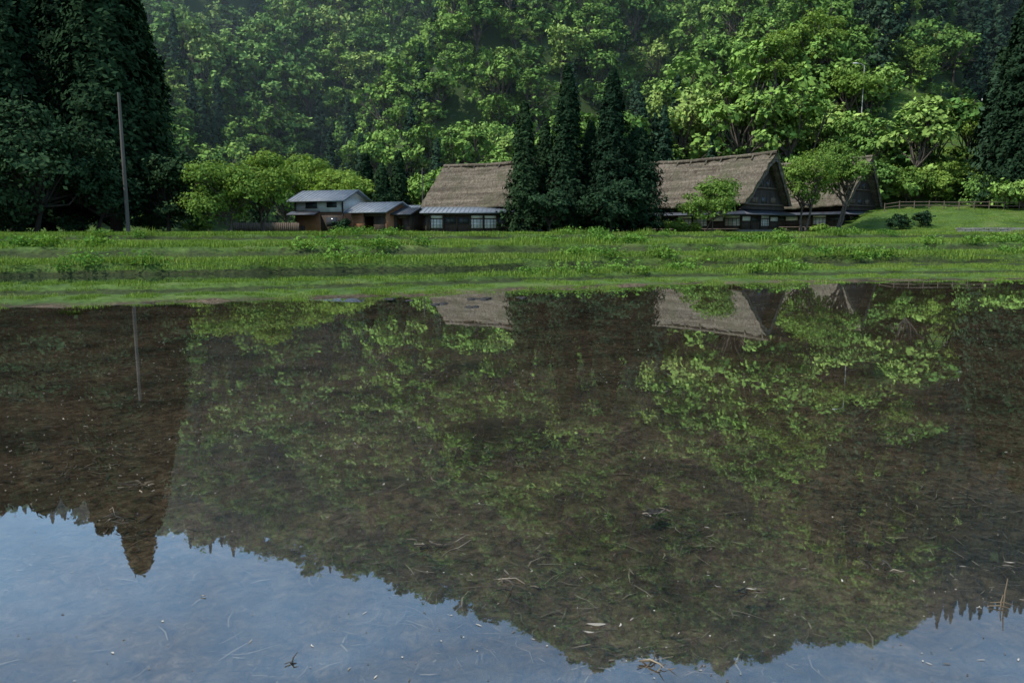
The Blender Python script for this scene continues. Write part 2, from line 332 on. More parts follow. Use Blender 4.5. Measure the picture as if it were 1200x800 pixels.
r1=(T>3.2)&(T<4.5); r2=(T>10.9)&(T<13.6); cha=(T>4.6)&(T<10.9); rt=sstep(3,7,X)
dens=np.where(r1|r2,1,np.where(cha,.03+.75*rt*(fbm(X*1.2,Y*1.2,3)>.42),np.where((T>2.3)&(T<3.2),.12,np.where(T<.9,.85*(fbm(X*1.1,Y*1.1,3)>.48),.35+.65*(fbm(X*.9,Y*.9,3)>.47)))))
k=rng.random(X.size)<dens; X,Y,T,r1,r2,cha=X[k],Y[k],T[k],r1[k],r2[k],cha[k]
lush=fbm(X*.35+20,Y*.35,3)
i=np.where((r2&(lush>.5)&(rng.random(X.size)<.6))|(r1&(lush>.58)&(rng.random(X.size)<.5)),rng.integers(3,6,X.size),rng.integers(0,3,X.size))
addg(X,Y,i,np.where(r2,rng.uniform(.9,1.4,X.size),np.where(r1,rng.uniform(.5,.9,X.size)*(.8+.5*(lush>.55)),rng.uniform(.28,.6,X.size))))
X,T=jitter(-20,26,-1.1,.3,.3); Y=T+shoreY(X); k=(rng.random(X.size)<.5)&(fbm(X*1.4+9,Y*1.4,3)>.57+.05*(T<-.5)); X,Y=X[k],Y[k]
addg(X,Y,rng.integers(0,4,X.size),rng.uniform(.15,.4,X.size))
X,Y=jitter(-62,84,27,97,1.05); T=Y-shoreY(X); ridge=((T>18.8)&(T<22))|((T>35.6)&(T<38))
k=ridge&(np.abs(X)<Y*.72+3); X,Y=X[k],Y[k]; lush=fbm(X*.2+20,Y*.2,3)
addg(X,Y,np.where(lush>.5,rng.integers(3,6,X.size),rng.integers(0,3,X.size)),rng.uniform(1.,1.7,X.size))
X,Y=jitter(-62,84,27,97,1.45); T=Y-shoreY(X); ridge=((T>18.8)&(T<22))|((T>35.6)&(T<38)); lush=fbm(X*.2+20,Y*.2,3)
k=(T>13.4)&(~ridge)&(np.abs(X)<Y*.72+3)&(hill(X,Y)<.5)&~((T>17.2)&(T<18.9))&~((T>34.2)&(T<35.8))&(rng.random(X.size)<.65+.35*(lush>.47)); X,Y=X[k],Y[k]
addg(X,Y,rng.integers(6,8,X.size),rng.uniform(.7,1.0,X.size))
X,Y=jitter(46,90,108,140,1.4); k=clearing(X,Y)&(hill(X,Y)>.3); X,Y=X[k],Y[k]
addg(X,Y,rng.integers(6,8,X.size),rng.uniform(.9,1.3,X.size))
pts=np.concatenate(pts);ids=np.concatenate(ids);ss=np.concatenate(ss)
scatter('grass',gp,pts,rng.uniform(0,6.28,len(pts)),ss,ids); print('grass',len(pts))

# ---------------------------------------------------------------- near trees
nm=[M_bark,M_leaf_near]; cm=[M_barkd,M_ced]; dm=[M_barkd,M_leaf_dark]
def put_b(u,Y,H,R,seed,mats=nm,name='broadleaf_tree',n=7000,ls=.26,base=.2,lobes=20,multi=1,**k):
    return place(broadleaf(name,seed,H,R,n,ls,mats,base,lobes,True,multi,**k),XA(u,Y),Y)
def put_c(u,Y,H,R,seed,nb=420,per=22,ls=.34,base=.05,**k):
    return place(cedar('cedar_tree',seed,H,R,nb,per,ls,cm,base,True,**k),XA(u,Y),Y)
# centre cedars
put_c(614,73,12.0,2.5,1,700,16,.26,droop=.1,base=.02); put_c(638,76,10.5,2.4,2,600,15,.26,droop=.1); put_c(663,73,15.3,2.7,3,900,16,.26,droop=.1,base=.02); put_c(714,72,14.6,3.0,4,1000,16,.26,droop=.1,base=.02); put_c(744,73,9.6,3.3,5,700,18,.26,pw=.6,droop=.1); put_c(690,75,10.5,2.4,6,600,15,.26,droop=.1)
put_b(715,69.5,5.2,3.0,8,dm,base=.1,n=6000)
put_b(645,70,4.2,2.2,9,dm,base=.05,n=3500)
# left grove, its shade put into dark broadleaf leaf and bark colours
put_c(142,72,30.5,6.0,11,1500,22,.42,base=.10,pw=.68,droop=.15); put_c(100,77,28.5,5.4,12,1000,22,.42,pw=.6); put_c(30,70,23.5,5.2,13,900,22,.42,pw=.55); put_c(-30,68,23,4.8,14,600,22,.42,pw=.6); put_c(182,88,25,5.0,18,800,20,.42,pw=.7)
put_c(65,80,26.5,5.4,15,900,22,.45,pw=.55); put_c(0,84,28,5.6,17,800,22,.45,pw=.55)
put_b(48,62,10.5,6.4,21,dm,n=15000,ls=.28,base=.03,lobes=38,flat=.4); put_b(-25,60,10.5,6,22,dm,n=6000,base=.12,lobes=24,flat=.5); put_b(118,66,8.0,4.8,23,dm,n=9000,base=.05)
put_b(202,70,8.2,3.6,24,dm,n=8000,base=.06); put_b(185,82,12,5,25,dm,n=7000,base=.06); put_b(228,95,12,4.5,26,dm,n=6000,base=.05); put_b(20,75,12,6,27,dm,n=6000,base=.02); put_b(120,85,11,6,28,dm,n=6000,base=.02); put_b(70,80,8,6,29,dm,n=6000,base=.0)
# fresh green trees
put_b(272,69,7.0,3.8,31,n=10000,ls=.22,base=.14,lobes=26); put_b(314,72,7.6,3.5,32,n=9000,ls=.22,base=.16,lobes=24,multi=2); put_b(395,112,10.4,5.0,33,n=7000,ls=.32); put_b(428,105,8.0,3.6,34,n=5500,ls=.3); put_b(365,120,12.5,5.5,35,n=7000,ls=.35)
put_b(832,73,5.3,3.1,41,n=6500,ls=.2,base=.16,lobes=20,multi=3); put_b(938,84,9.4,3.3,42,n=7000,base=.24,multi=2,ls=.22); put_b(975,86,10.4,3.6,43,n=8000,base=.28,multi=2,ls=.22); 
put_b(897,125,17,4.8,44,n=7000,ls=.36,base=.12); put_b(945,128,16,5.0,45,n=7500,ls=.36,base=.1); put_b(985,122,13,4.8,46,n=7000,ls=.36,base=.1); put_b(1052,138,8,4.4,47,n=6000,ls=.33,base=.15); put_b(1118,112,12,3.6,48,n=7000,ls=.3,base=.1)
put_b(1055,103,5.0,3.2,49,n=5000,base=.05); put_b(1090,102,5.5,3.4,50,n=5000,base=.05); put_b(1025,108,5,3.4,51,n=5000,base=.05); put_b(1072,108,4.5,3.4,52,n=5000,base=.05); put_b(1125,103,4.5,3.4,53,n=5000,base=.05); put_b(1036,114,4.5,3.4,54,n=5000,base=.05)
# right cedars
put_c(1178,95,25,4.6,61,1100,20,.38,pw=.55,droop=.15,base=.02); put_c(1215,93,27,5.0,62,800,20,.4,pw=.55,base=.02); put_c(1155,102,19,3.8,63,800,20,.4,pw=.6,base=.02); put_c(1245,90,26,5.0,64,500,20,.4,pw=.6)
# forest edge and bushes behind the houses
sh=[(450,104,9,'c'),(470,108,11,'c'),(432,112,11,'c'),(492,112,9,'b'),(520,108,10,'b'),(556,106,8,'b'),(250,112,9,'b'),(300,125,12,'c'),(335,128,12,'b'),(790,108,10,'c'),(812,106,9.5,'c'),(765,110,11,'c'),(850,104,8,'b'),(1010,104,7,'b'),(1150,97,4,'b'),(1190,90,3,'b')]
for q,(u,Y,H,kd) in enumerate(sh):
    if kd=='c': put_c(u,Y,H,2.4,400+q,420,14,.36,pw=.7)
    else: put_b(u,Y,H,3.8,400+q,[M_bark,M_leaf_hill],n=4500,ls=.34,base=.03)
def bush(u,Y,H,R,seed,mats=nm):
    return put_b(u,Y,H,R,seed,mats,'bush',2200,.16,.02,12)
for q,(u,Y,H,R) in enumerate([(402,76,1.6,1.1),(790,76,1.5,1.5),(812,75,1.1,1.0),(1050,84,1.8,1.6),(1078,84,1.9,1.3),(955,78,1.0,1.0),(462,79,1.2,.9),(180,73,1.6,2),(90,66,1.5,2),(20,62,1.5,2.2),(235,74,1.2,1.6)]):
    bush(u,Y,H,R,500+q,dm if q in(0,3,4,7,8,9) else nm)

# ---------------------------------------------------------------- buildings
M_thatch,nt,out=mat('thatch'); tc=N(nt,'ShaderNodeTexCoord'); mp=N(nt,'ShaderNodeMapping'); mp.inputs['Scale'].default_value=(1,1,.35); nt.links.new(tc.outputs['Object'],mp.inputs[0])
mp2=N(nt,'ShaderNodeMapping'); mp2.inputs['Scale'].default_value=(.12,.1,2.2); nt.links.new(tc.outputs['Object'],mp2.inputs[0])
a1=noise(nt,mp.outputs[0],5,7,.8); a2=noise(nt,mp2.outputs[0],1.6,4,.6); a3=noise(nt,tc.outputs['Object'],.45,4,.6)
c0=ramp(nt,a1.outputs[0],[(.34,(.05,.040,.030)),(.5,(.13,.108,.080)),(.66,(.23,.198,.152))]).outputs[0]
c0=mix(nt,1.,c0,ramp(nt,a2.outputs[0],[(.35,.55),(.65,1.15)]).outputs[0],'MULTIPLY'); c0=mix(nt,ramp(nt,a3.outputs[0],[(.5,0.),(.72,.6)]).outputs[0],c0,(.075,.078,.042))
b=N(nt,'ShaderNodeBsdfPrincipled'); b.inputs['Roughness'].default_value=.95; b.inputs['Specular IOR Level'].default_value=.1; nt.links.new(c0,b.inputs['Base Color']); bp=N(nt,'ShaderNodeBump'); bp.inputs['Strength'].default_value=1; bp.inputs['Distance'].default_value=.12
nt.links.new(a1.outputs[0],bp.inputs['Height']); nt.links.new(bp.outputs[0],b.inputs['Normal']); nt.links.new(b.outputs[0],out.inputs[0])
M_wood=simple('dark_wood',(.025,.018,.013),(.065,.048,.035),3,.8,.4,18,(1,1,.15))
M_wood2=simple('weathered_wood',(.08,.06,.045),(.15,.115,.085),3,.8,.4,18,(1,1,.15))
M_pole=simple('weathered_pole',(.07,.062,.052),(.13,.115,.10),3,.8,.3,14,(1,1,.1))
M_white=simple('plaster',(.52,.52,.50),(.72,.72,.69),1.2,.85,.1)
M_glass=simple('window_glass',(.03,.035,.04),(.06,.07,.08),.7,.15,0)
M_metal=simple('metal_roof',(.12,.14,.165),(.20,.22,.245),1.5,.6,.15,8)
M_metald=simple('dark_metal_roof',(.04,.045,.055),(.08,.085,.10),1.5,.6,.15,8)
M_orange=simple('earth_wall',(.22,.10,.05),(.33,.16,.085),1.3,.85,.2)
M_stone=simple('stone',(.10,.10,.085),(.24,.235,.20),1.8,.9,.6,4)
M_conc=simple('concrete',(.25,.25,.23),(.38,.37,.34),1.5,.9,.2)
def empty(name,x,y,z,rz=0):
    e=bpy.data.objects.new(name,None); e.location=(x,y,z); e.rotation_euler=(0,0,rz); sc.collection.objects.link(e); return e
BF=[(0,3,2,1),(4,5,6,7),(0,1,5,4),(1,2,6,5),(2,3,7,6),(3,0,4,7)]
def boxes(name,par,L,m):
    V=[];Fc=[]
    for (x0,x1,y0,y1,z0,z1) in L:
        o=len(V); V+=[(x0,y0,z0),(x1,y0,z0),(x1,y1,z0),(x0,y1,z0),(x0,y0,z1),(x1,y0,z1),(x1,y1,z1),(x0,y1,z1)]; Fc+=[tuple(i+o for i in f) for f in BF]
    ob=new_mesh(name,V,Fc,[m]); ob.parent=par; return ob
def slab(name,par,quads_,th,m):
    V=[];Fc=[]
    for q in quads_:
        o=len(V); V+=[tuple(p) for p in q]+[(p[0],p[1],p[2]-th) for p in q]
        Fc+=[tuple(i+o for i in f) for f in [(0,1,2,3),(7,6,5,4),(0,4,5,1),(1,5,6,2),(2,6,7,3),(3,7,4,0)]]
    ob=new_mesh(name,V,Fc,[m]); ob.parent=par; return ob
def seams(par,q,n,m):
    A=Acc(); a,b_,c_,d_=[np.array(p,float) for p in q]
    for i in range(n+1):
        s=i/n; p0=a+(b_-a)*s; p1=d_+(c_-d_)*s; up=np.array([0,0,.02]); A.tube([p0+up,p1+up],[.03,.03],0,4)
    o=A.build('roof_seams',[m]); o.parent=par
def thatch_roof(par,x0,x1,hw,ze,zr,th,seed,over=.6):
    n=27; ns=64
    def prof(hw_,ze_,zr_):
        pts=[]
        for s in np.linspace(-1,1,2*n-1):
            a=abs(s); zz=zr_-(zr_-ze_)*(a**1.06) - .12*math.exp(-(a/.06)**2)*1.5
            pts.append((s*hw_,zz))
        return np.array(pts)
    outp=prof(hw,ze,zr); inp=prof(hw-th*.95,ze-.05,zr-th*1.25)
    loop=np.concatenate([outp,inp[::-1]]); K=len(loop); m=len(outp)
    V=np.zeros((ns,K,3)); xs=np.linspace(0,1,ns)
    for i,s in enumerate(xs):
        hfac=np.clip((loop[:,1]-ze)/(zr-ze),0,1)
        xl=x0-over*hfac; xr=x1+over*hfac
        V[i,:,0]=xl+(xr-xl)*s; V[i,:,1]=loop[:,0]; V[i,:,2]=loop[:,1]
    nz=(fbm(V[...,0]*.9+seed,(V[...,1]+V[...,2])*.9,4)-.5); nzf=(fbm(V[...,0]*5+seed,(V[...,1]*1.5+V[...,2])*5,2)-.5)
    sag=-.22*np.sin((V[...,0]-x0)/(x1-x0)*math.pi)
    sg=np.sign(V[...,1]); V[...,1]+=sg*(nz*.35+nzf*.14); V[...,2]+=nz*.35+nzf*.14+sag
    ii=np.arange(ns*K).reshape(ns,K); nx=np.roll(ii,-1,1)
    F=np.stack([ii[:-1],ii[1:],nx[1:],nx[:-1]],-1).reshape(-1,4).tolist()
    for e in (0,ns-1):
        for i in range(m-1):
            F.append((ii[e,i],ii[e,i+1],ii[e,K-2-i],ii[e,K-1-i]))
    ob=new_mesh('thatched_roof',V.reshape(-1,3),F,[M_thatch],smooth=True); ob.parent=par
    A=Acc(); L=x1-x0
    sagf=lambda x:-.22*math.sin((x-x0)/(x1-x0)*math.pi)
    for i in range(int(L/1.9)+1):
        x=x0+.4+i*1.9+random.uniform(-.1,.1); q=zr+sagf(x)-.03
        A.tube([(x,-.55,q-.55),(x,-.22,q-.1),(x,0,q+.05),(x,.22,q-.1),(x,.55,q-.55)],[.07,.09,.10,.09,.07],0,6)
    A.tube([(x0-over+(L+2*over)*s,0,zr-.05+sagf(min(max(x0-over+(L+2*over)*s,x0),x1))+random.uniform(-.03,.03)) for s in np.linspace(0,1,14)],[.2]*14,0,8)
    o2=A.build('ridge_cap',[M_thatch]); o2.parent=par
def bays(par,p0,p1,z0,z1,n,kinds,out_):
    p0=np.array(p0,float);p1=np.array(p1,float);d=(p1-p0);L=np.linalg.norm(d);d/=L;o=np.array(out_,float)
    groups={}
    def bx(a,b_,za,zb,off0,off1,mt):
        q0=p0+d*a; q1=p0+d*b_; c=[q0+o*off0,q1+o*off0,q1+o*off1,q0+o*off1]
        xs=[q[0] for q in c]; ys=[q[1] for q in c]; groups.setdefault(mt,[]).append((min(xs),max(xs),min(ys),max(ys),za,zb))
    wd=L/n
    for i in range(n):
        a=i*wd;b_=a+wd;k=kinds[i%len(kinds)]
        if k=='w': bx(a+.09,b_-.09,z0+.85,z1-.3,0,.03,'white'); bx(a+.09,b_-.09,z0+.1,z0+.8,0,.04,'wood')
        elif k=='s':
            bx(a+.09,b_-.09,z0+.35,z1-.55,0,.03,'white'); 
            for q in (1,2,3): bx(a+wd*q/4-.02,a+wd*q/4+.02,z0+.35,z1-.55,.03,.06,'wood')
            for q in (.33,.66): bx(a+.1,b_-.1,z0+.35+(z1-z0-.9)*q-.015,z0+.35+(z1-z0-.9)*q+.015,.031,.055,'wood')
            bx(a+.09,b_-.09,z1-.45,z1-.2,0,.03,'white')
        elif k=='g':
            bx(a+.09,b_-.09,z0+.8,z1-.4,0,.03,'glass'); bx(a+wd/2-.03,a+wd/2+.03,z0+.8,z1-.4,.03,.07,'wood')
            bx(a+.09,b_-.09,z0+.74,z0+.8,0,.09,'wood')
        elif k=='b':
            q=a+.1
            while q<b_-.2: bx(q,q+.16,z0+.05,z1-.25,0,.03+.015*random.random(),'wood2'); q+=.18
    for i in range(n+1): bx(max(i*wd-.08,-.08),i*wd+.08,z0,z1,-.02,.10,'wood')
    bx(0,L,z1-.18,z1,-.02,.08,'wood'); bx(0,L,z0,z0+.1,-.02,.085,'wood')
    for kx,mt in (('white',M_white),('wood',M_wood),('wood2',M_wood2),('glass',M_glass)):
        if kx in groups: boxes({'white':'wall_panels','wood':'posts_and_beams','wood2':'board_wall','glass':'windows'}[kx],par,groups[kx],mt)
def skirt(par,x0,x1,y0,y1,zi,zo,o,m,sides='fblr',name='lower_roof'):
    q=[]
    A_=(x0,y0,zi);B_=(x1,y0,zi);C_=(x1,y1,zi);D_=(x0,y1,zi);a=(x0-o,y0-o,zo);b_=(x1+o,y0-o,zo);c_=(x1+o,y1+o,zo);d_=(x0-o,y1+o,zo)
    if 'f' in sides:q.append((a,b_,B_,A_))
    if 'r' in sides:q.append((b_,c_,C_,B_))
    if 'b' in sides:q.append((c_,d_,D_,C_))
    if 'l' in sides:q.append((d_,a,A_,D_))
    slab(name,par,q,.12,m)
def farmhouse(x,y,z,th,L,hw,ze,zr,seed,kf,kr,skm):
    e=empty('thatched_farmhouse',x,y,z,-math.radians(th))
    bx0,bx1=-L+1.0,-1.0; by=hw-1.1; zw=ze-.35
    boxes('core_wall',e,[(bx0,bx1,-by,by,-.6,zw+.3)],M_wood)
    n=int((bx1-bx0)/1.8)
    bays(e,(bx0,-by-.004),(bx1,-by-.004),.35,zw-.55,n,kf,(0,-1)); bays(e,(bx1+.004,-by),(bx1+.004,by),.35,zw-.55,4,kr,(1,0)); bays(e,(bx0-.004,-by),(bx0-.004,by),.35,zw-.55,4,'wgw',(-1,0))
    boxes('foundation',e,[(bx0-.15,bx1+.15,-by-.15,by+.15,-.7,.3)],M_stone)
    skirt(e,bx0,bx1,-by,by,zw-.1,zw-.62,1.35,skm)
    thatch_roof(e,-L,0,hw,ze,zr,.6,seed)
    for gx,sg in ((bx1+.35,1),(bx0-.35,-1)):
        z0=zw-.15; inn=.75; V=[];Fc=[]
        hwid=lambda zz:(hw-inn)*(zr-.9-zz)/(zr-.9-ze)
        zs=np.linspace(z0,zr-.95,10)
        for zz in zs: V+=[(gx,-max(hwid(zz),.02),zz),(gx,max(hwid(zz),.02),zz),(gx-sg*.15,max(hwid(zz),.02),zz),(gx-sg*.15,-max(hwid(zz),.02),zz)]
        for i in range(9):
            for j in range(4): Fc.append((i*4+j,i*4+(j+1)%4,(i+1)*4+(j+1)%4,(i+1)*4+j))
        g=new_mesh('gable_wall',V,Fc,[M_wood]); g.parent=e
        a=(gx+.003,gx+.05) if sg>0 else (gx-.05,gx-.003)
        H=zr-ze; wl=[];wp=[];bm_=[]
        for fz,cnt in ((.10,3),(.42,2)):
            zz=z0+H*fz; wv=hwid(zz+.9)*.85
            for q in range(cnt):
                yc=(-wv+2*wv*(q+.5)/cnt); ww=wv/cnt*.6
                (wp if (q%2==0 and cnt==3) else wl).append((a[0],a[1],yc-ww,yc+ww,zz+.15,zz+.7))
                bm_+= [(a[0],a[1],yc-.03,yc+.03,zz+.1,zz+.85)]
            hb=hwid(zz); bm_.append((min(a),max(a)+.04,-hb*.97,hb*.97,zz-.1,zz+.04))
        boxes('gable_windows',e,wl,M_glass)
        if wp: boxes('gable_shutters',e,wp,M_wood2)
        bm_=[(p[0]+(.002 if sg>0 else -.05),p[1]+(.05 if sg>0 else -.002),p[2],p[3],p[4],p[5]) for p in bm_]
        boxes('gable_beams',e,bm_,M_wood2)
    boxes('veranda',e,[(bx0+1,bx1,-by-.95,-by-.16,.32,.42)]+[(bx0+1+1.8*i,bx0+1.1+1.8*i,-by-.9,-by-.8,-.3,.32) for i in range(n)],M_wood2)
    return e
g0=1.45
farmhouse(XA(905,80)*.975,80,g0,48,17.5,4.7,2.85,8.1,1,'swsgs','wgsw',M_metald)
farmhouse(XA(1018,96)*.975,96,g0+.3,50,17,4.8,2.9,8.9,2,'wbsg','gwbw',M_metald)
farmhouse(XA(636,80)*.98,80,g0,40,13.5,4.5,2.65,7.5,3,'swsgs','wgsw',M_metal)
e=empty('annex_building',XA(548,75.5),75.5,g0,0)
boxes('core_wall',e,[(-3.6,4.2,0,4,-.5,1.9)],M_wood); bays(e,(-3.6,-.004),(4.2,-.004),.1,1.85,6,'sggs',(0,-1)); bays(e,(-3.604,0),(-3.604,4),.1,1.85,2,'gb',(-1,0))
rq=((-4.5,-.9,1.95),(4.8,-.9,1.95),(4.8,4.2,2.6),(-4.5,4.2,2.6)); slab('roof',e,[rq],.12,M_metal); seams(e,rq,22,M_metal)
def small_house():
    e=empty('small_house',XA(391,84),84,g0,math.radians(-20)); w,dp=2.9,2.3
    boxes('lower_wall',e,[(-w,w,-dp,dp,-.4,2.1)],M_orange)
    boxes('upper_wall',e,[(-w,w,-dp,dp,2.12,3.5)],M_white)
    boxes('lower_boarding',e,[(-w-.01,-w+1.1,-dp-.03,-dp-.003,-.3,.7),(.2,w,-dp-.03,-dp-.003,-.3,1.95)],M_wood)
    boxes('windows',e,[(-1.6,-.2,-dp-.05,-dp-.003,2.6,3.15),(1.0,2.2,-dp-.05,-dp-.003,2.6,3.15),(-w-.05,-w-.003,-.8,.6,2.55,3.1),(.9,2.2,-dp-.06,-dp-.031,.7,1.6)],M_glass)
    boxes('trim',e,[(-w-.05,w+.05,-dp-.06,dp+.06,2.06,2.14),(-w-.06,-w+.08,-dp-.07,-dp+.05,-.3,3.5),(w-.08,w+.06,-dp-.07,-dp+.05,-.3,3.5),(-1.68,-.12,-dp-.07,-dp-.051,3.16,3.22),(-1.68,-.12,-dp-.07,-dp-.051,2.52,2.59)],M_wood)
    rq=(-w-.6,-dp-.7,3.3),(w+.6,-dp-.7,3.3),(w+.6,0,4.5),(-w-.6,0,4.5)
    slab('roof',e,[rq,((w+.6,dp+.7,3.3),(-w-.6,dp+.7,3.3),(-w-.6,.002,4.5),(w+.6,.002,4.5))],.14,M_metal); seams(e,rq,15,M_metal)
    for sx in (-w,w-.1):
        V=[(sx,-dp,3.5),(sx,dp,3.5),(sx,.05,4.34),(sx,-.05,4.34)]; V+=[(a+.1,b_,c_) for a,b_,c_ in V]
        g=new_mesh('gable',V,[(0,1,2,3),(4,5,6,7),(1,5,6,2),(0,4,7,3)],[M_white]); g.parent=e
    slab('porch_roof',e,[((-w-.5,-dp-1.0,1.9),(.1,-dp-1.0,1.9),(.1,-dp,2.25),(-w-.5,-dp,2.25))],.1,M_metald)
small_house()
def shed(u,Y,w,dp,h1,h2,rz,roofm,wallm,name='shed'):
    e=empty(name,XA(u,Y),Y,g0,math.radians(rz))
    boxes('walls',e,[(-w,-w+.15,-dp,dp,-.4,h1),(w-.15,w,-dp,dp,-.4,h1),(-w+.15,w-.15,dp-.15,dp,-.4,h1),(-w+.15,-w*.25,-dp,-dp+.15,-.4,h1)],wallm)
    boxes('door_and_lintel',e,[(-w*.25,w-.15,-dp+.02,-dp+.12,h1-.5,h1),(w*.25,w-.15,-dp+.05,-dp+.1,-.3,h1-.5),(-w*.27,-w*.22,-dp-.04,-dp-.002,-.3,h1),(-w-.03,w+.03,-dp-.05,-dp-.003,h1-.12,h1)],M_wood)
    rq=(-w-.5,-dp-.6,h1-.05),(w+.5,-dp-.6,h1-.05),(w+.5,0,h2),(-w-.5,0,h2)
    slab('roof',e,[rq,((w+.5,dp+.6,h1-.05),(-w-.5,dp+.6,h1-.05),(-w-.5,.002,h2),(w+.5,.002,h2))],.12,roofm); seams(e,rq,11,roofm)
    for sx in (-w,w-.1):
        V=[(sx,-dp,h1),(sx,dp,h1),(sx,.05,h2-.14),(sx,-.05,h2-.14)]; V+=[(a+.1,b_,c_) for a,b_,c_ in V]
        g=new_mesh('gable',V,[(0,1,2,3),(4,5,6,7),(1,5,6,2),(0,4,7,3)],[wallm]); g.parent=e
shed(449,80,2.3,2.0,2.1,3.1,-30,M_metal,M_orange); shed(495,86,1.9,2.0,2.0,3.0,-25,M_metal,M_wood2)
shed(478,79,1.2,1.3,1.9,2.5,-25,M_metald,M_wood)
e=empty('board_fence',XA(315,82),82,g0,0)
boxes('boards',e,[(-3.5+.22*i,-3.3+.22*i,-.02,.02,0,1.05+.04*math.sin(i*3.)) for i in range(32)],M_wood2); boxes('rails',e,[(-3.5,3.5,.022,.06,.3,.38),(-3.5,3.5,.022,.06,.8,.88)],M_wood)
def bankz(x,y): return float(zt(x,y))
e=empty('rail_fence',0,0,0)
A=Acc(); pp=[]
for i in range(34):
    x=44+i*1.6; y=92-.06*(x-44)-2.*math.sin((x-44)/18); z_=bankz(x,y); A.tube([(x,y,z_-.2),(x,y,z_+1.0)],[.06,.06],0,6); pp.append((x,y,z_))
for hh in (.45,.85): A.tube([(a,b_,c_+hh) for a,b_,c_ in pp],[.045]*len(pp),0,5)
o=A.build('posts_and_rails',[M_wood2]); o.parent=e
rw=Acc(); yrow=74.9
for r in range(3):
    x=43+random.random()*.4
    while x<80:
        wd=.35+random.random()*.4; zz=1.36+r*.2; y=yrow+r*.05+random.uniform(-.03,.03); hh=.19+random.uniform(-.02,.02); j=[random.uniform(-.03,.03) for _ in range(8)]
        V=[(x+j[0],y,zz),(x+wd-.03,y+j[1],zz),(x+wd-.03,y+.4,zz),(x,y+.4,zz),(x+.03+j[2],y+.04,zz+hh),(x+wd-.06,y+.04+j[3],zz+hh),(x+wd-.05,y+.4,zz+hh),(x+.02,y+.4,zz+hh)]
        rw.add(V,BF,0); x+=wd
rw.build('stone_retaining_wall',[M_stone])
def pole(u,Y,H,r,name='utility_pole',arm=True,z=None,m=M_conc):
    x=XA(u,Y); z0=float(zt(x,Y)) if z is None else z; e=empty(name,x,Y,z0)
    A=Acc(); A.tube([(0,0,-.5),(0,0,H*.5),(0,0,H)],[r,r*.85,r*.7],0,12); A.tube([(0,0,H),(0,0,H+.02)],[r*.7,.001],0,12)
    o=A.build('shaft',[m]); o.parent=e
    if arm:
        boxes('crossarm',e,[(-.7,.7,-r-.07,-r,H-.7,H-.6),(-.5,.5,-r-.07,-r,H-1.4,H-1.32)],M_conc)
        A=Acc(); 
        for q in (-.6,0.2,.6): A.tube([(q,-r-.035,H-.6),(q,-r-.035,H-.5),(q,-r-.035,H-.42)],[.03,.06,.02],0,8)
        A.tube([(.0+.25,-.1,H-2.4),(.25,-.1,H-1.7)],[.14,.14],0,10); o=A.build('insulators',[M_white]); o.parent=e
    return e
pole(155,63,11.0,.17,arm=False,m=M_pole); pole(497,100,8.0,.09,m=M_pole,arm=False); pole(1137,105,12.5,.10)
def lamp_post(u,Y,H):
    e=pole(u,Y,H,.09,'street_lamp',False); A=Acc(); A.tube([(0,0,H-.1),(-.5,0,H+.25),(-1.1,0,H+.3)],[.05,.045,.04],0,8); o=A.build('arm',[M_conc]); o.parent=e
    boxes('lamp_head',e,[(-1.7,-1.0,-.12,.12,H+.24,H+.38)],M_white)
lamp_post(997,118,12.5)

# ---------------------------------------------------------------- paddy debris
def strawmat(name,stops):
    m,nt,out=mat(name); ge=N(nt,'ShaderNodeNewGeometry'); r=ramp(nt,ge.outputs['Random Per Island'],stops); b=N(nt,'ShaderNodeBsdfPrincipled'); b.inputs['Roughness'].default_value=.7
    nt.links.new(r.outputs[0],b.inputs['Base Color']); nt.links.new(b.outputs[0],out.inputs[0]); return m
M_straw=strawmat('rotting_straw',[(0,(.008,.006,.005)),(.5,(.022,.017,.012)),(.75,(.085,.068,.048)),(1,(.22,.185,.13))])
M_fleck=strawmat('floating_fleck',[(0,(.04,.032,.025)),(.4,(.13,.11,.08)),(1,(.5,.46,.38))])
M_reed=strawmat('dry_reed',[(0,(.05,.035,.022)),(.6,(.13,.095,.055)),(1,(.26,.20,.13))])
def strands(P,L,W,z,rg,bend=.25,tilt=.05):
    n=len(P); th=rg.random(n)*6.283; d=np.stack([np.cos(th),np.sin(th),rg.normal(size=n)*tilt],-1); s=np.stack([-np.sin(th),np.cos(th),np.zeros(n)],-1)
    c=np.concatenate([P,np.asarray(z).reshape(-1,1)],1); L=L[:,None];W=W[:,None]; bd=(rg.normal(size=n)*bend)[:,None]
    a=c-d*L*.5; m_=c+s*L*bd*.3; e=c+d*L*.5
    V=np.stack([a-s*W*.3,a+s*W*.3,m_+s*W*.5,m_-s*W*.5,e+s*W*.2,e-s*W*.2],1).reshape(-1,3); b=np.arange(n)*6
    return V,np.stack([np.stack([b,b+1,b+2,b+3],-1),np.stack([b+3,b+2,b+4,b+5],-1)],1).reshape(-1,4)
rg=np.random.default_rng(77)
n=40000; Y=2.0+16*rg.random(n)**1.0; X=(rg.random(n)*2-1)*(Y*.72+1.0); dn=fbm(X*1.3+4,Y*1.3,4); k=rg.random(n)<np.clip((dn-.40)*5,.05,1); X,Y=X[k],Y[k]; n=len(X)
zb=np.interp(Y-shoreY(X),TT,TZ)+mudz(X,Y)*.8
V,Fq=strands(np.stack([X,Y],-1),(.02+.13*rg.random(n)**2.6)*(1+Y*.03),(.0022+.005*rg.random(n)**2)*(1+Y*.18),zb+.004+.014*rg.random(n),rg)
new_mesh('rotting_straw',V,Fq,[M_straw])
